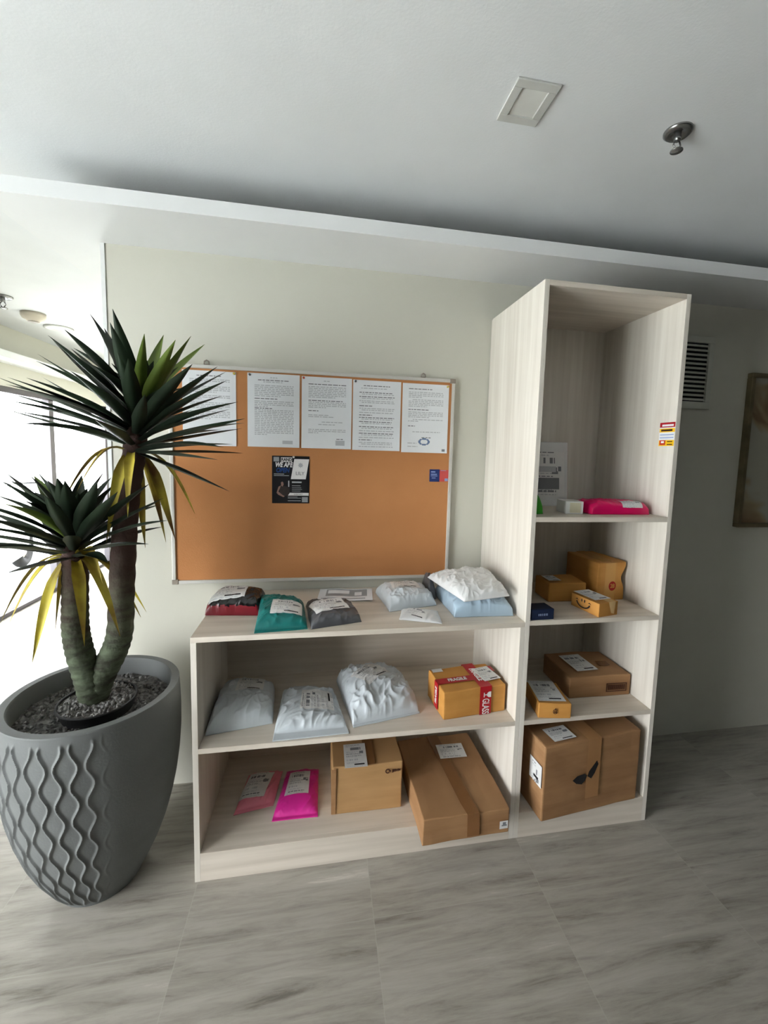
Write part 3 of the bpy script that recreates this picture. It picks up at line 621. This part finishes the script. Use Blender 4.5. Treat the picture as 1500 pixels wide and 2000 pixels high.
top_label(t, .215, .085, .075, .10, h, .12, 51); strip('small_sticker', t, [((.012, .14, h+E), (.055, .14, h+E)), ((.012, .165, h+E), (.055, .165, h+E))], LABEL)
# small-logo box and long box on the bottom shelf
t = carton('cardboard_box', 'brown box with a small round logo, right of the magenta bag', (.453, -.376), -.006, .272, .25, .190, ZB, CARD3, G5, 2)
strip('side_flap', t, [((.0015, -E, .006), (.018, -E, .006)), ((.0015, -E, .184), (.018, -E, .184))], CARD)
bm = bmesh.new()
for k, (x, z0, z1) in enumerate(((.229, .150, .163), (.2335, .152, .163), (.239, .153, .163), (.2445, .154, .161), (.250, .154, .163), (.2555, .155, .162))): bx(bm, x, -.0016, z0, x+.0042, -.0006, z1)
bx(bm, .229, -.0016, .1585, .259, -.0006, .161)
obj('printed_name', bm, MARK, t)
bm = bmesh.new(); K = 14
for k in range(K):
    a0, a1 = 0.5+2*PI*.8*k/K, 0.5+2*PI*.8*(k+1)/K
    bm.faces.new([bm.verts.new((.212+r*math.cos(a), -.002, .158+r*math.sin(a))) for r, a in ((.005, a1), (.010, a1), (.010, a0), (.005, a0))])
bm.faces.new([bm.verts.new((.220+.004*math.cos(a), -.002, .158+.004*math.sin(a))) for a in [2*PI*k/12 for k in range(12)]])
obj('printed_logo', bm, MARK, t)
top_label(t, .092, .055, .085, .13, .190, 0, 52); strip('packing_tape', t, [((.125, .002, .1904), (.165, .002, .1904)), ((.125, .248, .1904), (.165, .248, .1904))], TAPE)
t = carton('cardboard_box', 'long flat brown box sticking out past the front of the bottom shelf', (.760, -.552), .03, .332, .435, .098, ZB, CARD, G5, 3, .004)
strip('packing_tape', t, [((.166, -E, .012), (.212, -E, .012)), ((.164, -E, .098), (.211, -E, .098)), ((.156, .05, .0985), (.204, .05, .0985)), ((.135, .43, .0985), (.183, .43, .0985))], TAPE)
top_label(t, .212, .318, .115, .085, .098, -.05, 53, bar=False)
decal('small_sticker', lambda u, v: Vector((.288+.032*u, -.0018, .052-.030*v)), [[0]*8]+[[0, 0, 0, 1, 1, 1, 0, 0]]*2+[[0, 0, 1, 1, 1, 1, 1, 0]]+[[0]*8]*2, [LABEL, INK_M], t)
# tall bookcase
t = carton('cardboard_box', 'large brown carton with a black wing mark on the floor level shelf', (1.221, -.522), .108, .448, .30, .300, ZB, CARD, G4, 4, .004, .006)
strip('packing_tape', t, [((.19, -E, .06), (.25, -E, .06)), ((.19, -E, .299), (.25, -E, .299)), ((.19, .29, .301), (.25, .29, .301))], mat('worn_brown_tape', rgb(168, 124, 80), .4, .05))
bm = bmesh.new()
bm.faces.new([bm.verts.new((.135+x*.09, -.002, .128+z*.09)) for x, z in [(-.08, .20), (.15, .36), (.52, .40), (.64, .30), (.56, .10), (.40, -.06), (.12, .02)]][::-1])
bm.faces.new([bm.verts.new((.135+x*.09, -.002, .128+z*.09)) for x, z in [(.66, .26), (.72, .46), (1.10, .90), (1.18, .72), (1.02, .34), (.86, .12)]][::-1])
obj('wing_logo', bm, INK, t)
top_label(t, .10, .055, .10, .075, .301, .05, 54); decal('shipping_label', lambda u, v: Vector((-.0012, .085-.075*u, .215-.085*v)), ship_label(55, 20, 24), LINK, t)
t = carton('cardboard_box', 'flat brown box with a black barcode outline on the third shelf', (1.411, -.356), -.02, .280, .225, .092, S3, CARD, G4, 5)
bm = bmesh.new()
for q in ((.165, .022, .258, .025), (.165, .055, .258, .058), (.165, .025, .168, .055), (.255, .025, .258, .055)): bx(bm, q[0], -.0015, q[1], q[2], -.0005, q[3])
for k in range(26): bx(bm, .172+k*.0031, -.0013, .029, .1735+k*.0031, -.0005, .051)
obj('barcode_panel', bm, MARK, t); top_label(t, .105, .115, .10, .14, .092, .06, 56); strip('packing_tape', t, [((.19, .08, .0928), (.235, .08, .0928)), ((.19, .12, .0928), (.24, .12, .0928))], TAPE)
t = carton('cardboard_box', 'small orange-brown box with a full top label, front left of the third shelf', (1.217, -.460), -.16, .132, .160, .061, S3, CARD2, G4, 6)
top_label(t, .060, .085, .105, .145, .061, 0, 57)
bm = bmesh.new()
for k in range(14):
    a0, a1 = .5+2*PI*.85*k/14, .5+2*PI*.85*(k+1)/14
    bm.faces.new([bm.verts.new((.067+r*math.cos(a), -.0016, .03+r*math.sin(a)*1.05)) for r, a in ((.0075, a1), (.0095, a1), (.0095, a0), (.0075, a0))])
for q in ((.062, .022, .064, .034), (.070, .022, .072, .034), (.064, .027, .070, .029), (.066, .034, .068, .043)): bx(bm, q[0], -.0018, q[1], q[2], -.0008, q[3])
obj('stamped_mark', bm, MARK, t)
# second shelf
t = thing('cardboard_box', 'upright brown box with a crumpled right side and round red stamp', 'box', (1.550, -.292, S2), .06, G4)
bm = bmesh.new(); w, d, h = .138, .215, .163
bmesh.ops.create_cube(bm, size=1); bmesh.ops.subdivide_edges(bm, edges=bm.edges[:], cuts=9, use_grid_fill=True)
for v_ in bm.verts:
    c = v_.co; z = c.z+.5; p = Vector(((c.x+.5)*w, (c.y+.5)*d, z*h)); k = max(0, c.x)*2
    p.x += k*(-.018*math.exp(-((z-.60)/.18)**2)+.004*math.exp(-((z-.95)/.1)**2)-.004+.003*noise.noise(p*20)); p.z += .004*noise.noise(p*15) if z > .9 else 0
    v_.co = p
obj('carton', bm, CARD2, t, bevel=.004)
strip('packing_tape', t, [((.035, -E, .002), (.085, -E, .002)), ((.035, -E, h), (.085, -E, h)), ((.035, d-.01, h+.0035), (.085, d-.01, h+.0035))], mat('clear_tape_gloss', rgb(214, 162, 92), .2, .04))
bm = bmesh.new(); K = 24
for k in range(K):
    a0, a1 = 2*PI*k/K, 2*PI*(k+1)/K
    bm.faces.new([bm.verts.new((.072+r*math.cos(a)*.95, -.0020, .063+r*math.sin(a)*1.1)) for r, a in ((.0001, a1), (.0185, a1), (.0185, a0), (.0001, a0))])
obj('red_stamp', bm, REDMARK, t); text('stamp_lettering', '28', .024, CARD2, (.072, -.0027, .063), RX, t, 0, .9, .0006)
t = carton('cardboard_box', 'low brown box in the shadow left of the upright box', (1.334, -.283), -.04, .172, .130, .083, S2, CARD2, G4, 7)
top_label(t, .040, .06, .055, .075, .083, 0, 58)
t = carton('cardboard_box', 'small box with a printed smiling face and label on the second shelf', (1.441, -.463), .19, .100, .148, .056, S2, CARD2, G4, 8)
bm = bmesh.new(); K = 14
Y0 = .078
def SM(y, z): return (-.0016, Y0-y, z)
for k in range(K):
    a0, a1 = PI*1.06+PI*.88*k/K, PI*1.06+PI*.88*(k+1)/K
    bm.faces.new([bm.verts.new(SM(.034*rr*math.cos(a), .036+.024*rr*math.sin(a))) for rr, a in ((.90, a1), (1.08, a1), (1.08, a0), (.90, a0))])
for s in (-1, 1):
    bm.faces.new([bm.verts.new(SM(s*.007+.003*math.cos(a), .040+.0065*math.sin(a))) for a in [2*PI*k/10 for k in range(10)]])
    bm.faces.new([bm.verts.new(SM(s*.032+x, .036+z)) for x, z in ((-.009, .0), (.0, .006), (.009, .0), (0, .0015))])
obj('smiling_face_print', bm, INK, t)
top_label(t, .047, .085, .08, .115, .056, 0, 59)
strip('clear_tape', t, [((.060, -E, .012), (.075, -E, .008)), ((.045, -E, .0562), (.080, -E, .0562)), ((.045, .03, .0570), (.080, .03, .0570))], mat('clear_tape_shine', rgb(232, 196, 140), .15, .04))
t = carton('gift_box', 'small navy blue box at the left front of the second shelf', (1.168, -.462), .04, .094, .07, .042, S2, NAVY, G4, 9, .001, .002)
bm = bmesh.new()
for q in ((.028, .016, .032, .024), (.034, .016, .040, .024), (.043, .016, .047, .024), (.050, .016, .056, .024), (.059, .016, .066, .024)): bx(bm, q[0], -.0012, q[1], q[2], -.0002, q[3])
obj('silver_lettering', bm, mat('silver_print', rgb(120, 132, 160), .4), t)
# highest filled shelf
t = thing('white_packet', 'tall white packet with a printed label standing against the back on the highest filled shelf', 'parcel', (1.19, -.10, S1), 0, G4)
bm = bmesh.new(); th = .05
bx(bm, 0, -.035, 0, .298, .035, .282)
for v_ in bm.verts:
    if v_.co.z > .1: v_.co.y += .03
obj('packet', bm, M_WHITE, t, bevel=.004)
strip('red_edge', t, [((.302, -.026, .005), (.302, -.016, .005)), ((.302, .004, .278), (.302, .014, .278))], RED)
strip('black_edge', t, [((.3015, .030, .01), (.3015, .034, .01)), ((.3015, .058, .284), (.3015, .064, .284))], INK)
b = ship_label(60, 30, 50, False); rect(b, 3, 30, 25, 42, 3); rect(b, 4, 18, 22, 24, 1)
decal('shipping_label', lambda u, v: Vector((.13+.15*u, -.0375+.03*(1-v)*.86+.0035, .25-.21*v)), b, LINK, t)
t = carton('white_box', 'small white box in front of the tall white packet', (1.325, -.384), -.16, .070, .095, .050, S1, WHITE_PL, G4, 10, .0008, .003)
strip('cream_panel', t, [((.016, -.0009, .006), (.058, -.0009, .006)), ((.016, -.0009, .044), (.058, -.0009, .044))], mat('cream_print', rgb(214, 208, 178), .6))

# ------------------------------------------------------------------ planter and plant
PX, PY, PZ = -0.320, -0.377, 0.650
pl = thing('planter', 'tall tapered grey planter with raised wavy lines, left of the low bookcase', 'planter', (PX, PY, 0))
prof = [(0.0, .118), (.02, .128), (.06, .150), (.12, .178), (.18, .200), (.25, .219), (.32, .233), (.40, .244), (.48, .250), (.56, .251), (.62, .249), (.650, .247)]
def prad(z):
    for (z0, r0), (z1, r1) in zip(prof, prof[1:]):
        if z <= z1:
            k = (z-z0)/(z1-z0); return r0+(r1-r0)*k
    return prof[-1][1]
bm = bmesh.new(); NA, NZ = 720, 150; NR = 42; rings = []
def smooth(x): x = max(0, min(1, x)); return x*x*(3-2*x)
for j in range(NZ+1):
    z = PZ*j/NZ; r0 = (prad(max(0, z-.012))+prad(z)+prad(min(PZ, z+.012)))/3; ring = []
    for i in range(NA):
        th = 2*PI*i/NA-PI; dsum = 0.0
        cell = 2*PI/NR; k0 = round((th+PI)/cell)
        for k in (k0-1, k0, k0+1):
            c = k*cell-PI+(1 if k % 2 else -1)*cell*.25*math.sin(2*PI*(z-.03)/.112)
            dist = ((th-c+PI) % (2*PI)-PI)*r0
            dsum = max(dsum, math.exp(-(dist/.0037)**2))
        deg = math.degrees(th)
        fade = smooth((-57-deg)/14) if deg < 0 else smooth((deg-100)/14)
        fade *= smooth((.636-z)/.016)
        r = r0+.0058*dsum*fade*smooth((z-.004)/.03)
        ring.append(bm.verts.new((r*math.cos(th), r*math.sin(th), z)))
    rings.append(ring)
for a_, b_ in zip(rings, rings[1:]):
    for i in range(NA): bm.faces.new((a_[i], a_[(i+1) % NA], b_[(i+1) % NA], b_[i]))
bm.faces.new(rings[0][::-1])
prev = rings[-1]
for r, z in ((.2474, .652), (.2455, .655), (.2235, .655), (.2215, .652), (.219, .646), (.216, .60), (.20, .50), (.14, .06)):
    ring = [bm.verts.new((r*math.cos(2*PI*i/NA-PI), r*math.sin(2*PI*i/NA-PI), z)) for i in range(NA)]
    for i in range(NA): bm.faces.new((prev[i], prev[(i+1) % NA], ring[(i+1) % NA], ring[i]))
    prev = ring
bm.faces.new(prev)
po = obj('pot_body', bm, POT, pl, True); po.data.set_sharp_from_angle(angle=math.radians(48))
def rubble(name, R, z, amp, seed, parent, m, hole=0, cx=0, cy=0):
    bm = bmesh.new(); nr, na = 26, 72; so = Vector((seed, seed*2.7, 0)); rg = []
    for j in range(nr+1):
        r = hole+(R-hole)*j/nr
        rg.append([bm.verts.new((cx+r*math.cos(2*PI*i/na), cy+r*math.sin(2*PI*i/na), z+amp*(noise.noise(Vector((r*math.cos(2*PI*i/na)*55, r*math.sin(2*PI*i/na)*55, 0))+so)+.6*noise.noise(Vector((r*math.cos(2*PI*i/na)*130, r*math.sin(2*PI*i/na)*130, 3))+so)))) for i in range(na)])
    for a_, b_ in zip(rg, rg[1:]):
        for i in range(na): bm.faces.new((a_[i], a_[(i+1) % na], b_[(i+1) % na], b_[i])[::-1])
    return obj(name, bm, m, parent)
so_ = rubble('soil', .214, .594, .006, 3, pl, SOIL); so_['label'] = 'dark gravelly soil'
def chips(name, R, z, n, seed, parent, hole=.04, cx=0, cy=0, s0=.004, s1=.009):
    rnd = random.Random(seed); bm = bmesh.new()
    for k in range(n):
        a = rnd.random()*2*PI; r = math.sqrt(hole*hole+rnd.random()*(R*R-hole*hole)); s = rnd.uniform(s0, s1)
        mt = Matrix.Translation((cx+r*math.cos(a), cy+r*math.sin(a), z+s*.25)) @ Euler((rnd.random()*6, rnd.random()*6, rnd.random()*6)).to_matrix().to_4x4() @ Matrix.Diagonal((s, s*rnd.uniform(.5, .9), s*rnd.uniform(.35, .7), 1))
        bmesh.ops.create_icosphere(bm, subdivisions=1, radius=1, matrix=mt)
    o = obj(name, bm, CHIP, parent); o['kind'] = 'stuff'; return o
chips('stone_chips', .205, .597, 420, 4, pl, .09)
yu = thing('yucca_plant', 'two-headed yucca with dark spiky leaves standing in the grey planter', 'plant', (-.300, -.405, .600))
def L(p): return Vector(p)-Vector((-.300, -.405, .600))
bm = bmesh.new(); lathe(bm, [(.098, .001), (.108, .035), (.112, .036), (.112, .040), (.106, .040), (.104, .030)], 48, cap=False); obj('nursery_pot', bm, NPOT, yu, True)
rubble('gravel', .1045, .034, .003, 9, yu, SOIL); chips('gravel_chips', .10, .036, 260, 6, yu, .038)
TA = [(-.314, -.393, .61), (-.309, -.391, .665), (-.288, -.386, .722), (-.256, -.382, .79), (-.238, -.38, .86), (-.229, -.38, .995), (-.216, -.38, 1.164), (-.202, -.38, 1.297), (-.183, -.38, 1.411), (-.169, -.38, 1.508), (-.16, -.38, 1.58)]
TB = [(-.316, -.398, .61), (-.320, -.40, .668), (-.334, -.40, .735), (-.350, -.40, .805), (-.358, -.40, .875), (-.356, -.40, .956), (-.351, -.40, 1.071), (-.351, -.40, 1.12), (-.350, -.40, 1.165)]
def spline(pts, n):
    P = [Vector(p) for p in pts]; out = []
    for i in range(n+1):
        t = i/n*(len(P)-1); k = min(int(t), len(P)-2); f = t-k
        p0, p1, p2, p3 = P[max(k-1, 0)], P[k], P[k+1], P[min(k+2, len(P)-1)]
        out.append(.5*((2*p1)+(p2-p0)*f+(2*p0-5*p1+4*p2-p3)*f*f+(3*p1-p0-3*p2+p3)*f**3))
    return out
bm = bmesh.new()
for pts, r0, r1, sd in ((TA, .043, .030, 1), (TB, .041, .033, 2)):
    sp_ = spline([L(p) for p in pts], 130)
    rr = []
    for i in range(131):
        k = i/130; r = r0+(r1-r0)*k
        r += .0028*(abs(math.sin(i*.62+2*noise.noise(Vector((i*.05, sd, 0)))))-.5)
        if k > .86: r *= max(.55, 1-(k-.86)*3.2)
        if k < .12: r *= .84+.16*k/.12
        rr.append(r)
    tube(bm, sp_, rr, 20)
tk = obj('trunk', bm, BARK, yu, True)
def leaf(bm, base, tip, w, sag, mi=0, twist=0, curl=0.0):
    base, tip = L(base), L(tip); d = tip-base; n = 12
    side = d.cross(Vector((0, 0, 1))); side = side.normalized() if side.length > 1e-4 else Vector((1, 0, 0))
    up = side.cross(d).normalized()
    rows = []
    for i in range(n+1):
        t = i/n
        c = base+d*t+Vector((0, 0, 1))*sag*4*t*(1-t)*(1-.3*t)
        if curl: c = c+Vector((0, 0, 1))*curl*math.sin(PI*t)
        ww = w*(.62+1.0*t)*.9 if t < .38 else w*(1-((t-.38)/.62)**1.7)
        ww = max(ww, .0006)*.5
        a = twist*t
        s = side*math.cos(a)+up*math.sin(a); uu = up*math.cos(a)-side*math.sin(a)
        rows.append([bm.verts.new(c-s*ww+uu*ww*.35), bm.verts.new(c-s*ww*.5+uu*ww*.08), bm.verts.new(c-uu*ww*.12), bm.verts.new(c+s*ww*.5+uu*ww*.08), bm.verts.new(c+s*ww+uu*ww*.35)])
    for a_, b_ in zip(rows, rows[1:]):
        for k in range(4): bm.faces.new((a_[k], a_[k+1], b_[k+1], b_[k])).material_index = mi
GA = [(-.376, -.197, 1.903), (-.152, -.558, 1.824), (-.133, -.62, 1.773), (-.366, -.121, 1.876), (-.256, -.587, 1.755), (-.304, -.569, 1.741), (-.486, -.102, 1.801), (-.316, -.595, 1.687), (-.038, -.659, 1.741), (-.171, -.114, 1.869), (.031, -.646, 1.734), (.057, -.602, 1.757), (-.016, -.165, 1.834), (.08, -.68, 1.669), (.129, -.628, 1.676), (.054, -.15, 1.743), (.151, -.631, 1.639), (.18, -.62, 1.586), (.056, -.101, 1.61), (.195, -.61, 1.542), (.195, -.611, 1.53), (.107, -.137, 1.536), (.17, -.655, 1.47), (.153, -.679, 1.461), (.112, -.153, 1.442), (.139, -.68, 1.428), (.148, -.584, 1.336), (-.552, -.38, 1.653), (-.433, -.521, 1.634), (-.335, -.61, 1.623), (-.581, -.111, 1.696), (-.411, -.555, 1.588), (-.416, -.554, 1.569), (-.63, -.245, 1.57), (-.382, -.589, 1.54), (-.367, -.602, 1.508), (-.51, -.173, 1.819), (-.092, -.68, 1.685), (-.069, -.68, 1.674), (-.219, -.08, 1.807)]
GB = [(-.642, -.224, 1.361), (-.418, -.594, 1.36), (-.427, -.609, 1.325), (-.593, -.159, 1.345), (-.248, -.663, 1.374), (-.227, -.671, 1.368), (-.471, -.117, 1.307), (-.156, -.665, 1.365), (-.38, -.649, 1.306), (-.729, -.168, 1.216), (-.508, -.572, 1.26), (-.561, -.534, 1.219), (-.764, -.235, 1.122), (-.069, -.568, 1.354), (-.037, -.551, 1.313), (-.15, -.225, 1.255), (-.017, -.591, 1.253), (-.11, -.664, 1.34), (-.397, -.1, 1.188), (-.123, -.7, 1.164), (-.257, -.694, 1.329), (-.638, -.108, 1.236)]
YA = [(-.455, -.262, 1.254), (-.215, -.5, 1.174), (-.147, -.52, 1.252), (-.185, -.3, 1.112), (-.136, -.25, 1.121), (-.088, -.3, 1.136), (-.037, -.25, 1.222), (-.287, -.5, 1.323)]
YB = [(-.605, -.342, .878), (-.48, -.5, .932), (-.449, -.46, .797), (-.472, -.3, .826), (-.27, -.53, .873), (-.187, -.5, .885), (-.225, -.2, .848), (-.225, -.25, .848), (-.23, -.5, 1.05)]
rnd = random.Random(8)
def crown(name, tips, c0, c1, w, wname, yel, light):
    c0, c1 = Vector(c0), Vector(c1); bm = bmesh.new()
    def base_for(tp):
        e = (Vector(tp)-c0).normalized(); k = max(0.03, min(1, max(0, e.z+.05)**1.7))
        b_ = c0.lerp(c1, k); h = Vector((e.x, e.y, 0)); return b_+h*.012
    for i, tp in enumerate(tips):
        b_ = base_for(tp); leaf(bm, b_, tp, w*rnd.uniform(.85, 1.15), rnd.uniform(.0, .022), 1 if i in light else 0, rnd.uniform(-.4, .4))
    # inner and far-side leaves that fill the rosette
    for k in range(44):
        a = k*2.39996; el = -.05+1.33*(k/44); ln = .36*rnd.uniform(.72, 1.0)*(1-.35*(k/44)); hz = math.cos(el)
        tp = c0.lerp(c1, .5)+Vector((math.cos(a)*hz, math.sin(a)*hz, math.sin(el)))*ln*(w/.041)**.4
        if tp.y > -.07: tp.y = -.07-rnd.random()*.03
        if abs(math.sin(a)) < .5 and el < .9: continue
        leaf(bm, base_for(tp), tp, w*rnd.uniform(.9, 1.2), rnd.uniform(.0, .02), 0, rnd.uniform(-.3, .3))
    obj(name, bm, [LEAF, LEAF_Y], yu, True)
    bm = bmesh.new()
    for tp in yel:
        e = Vector(tp)-c0; b_ = c0+Vector((e.x, e.y, 0)).normalized()*.014+Vector((0, 0, .004)); 
        leaf(bm, b_, tp, w*rnd.uniform(.55, .85), .055*(1+abs(e.x)*2), 0, rnd.uniform(-1.6, 1.6))
    o = obj(wname, bm, WITHER, yu, True); o['label'] = 'drooping yellowed leaves under the crown'
crown('leaf_crown', GA, (-.182, -.38, 1.432), (-.158, -.38, 1.60), .041, 'withered_leaves', YA, (8, 9, 10, 11, 12))
crown('leaf_crown', GB, (-.352, -.40, 1.10), (-.348, -.40, 1.20), .043, 'withered_leaves', YB, (3, 8))
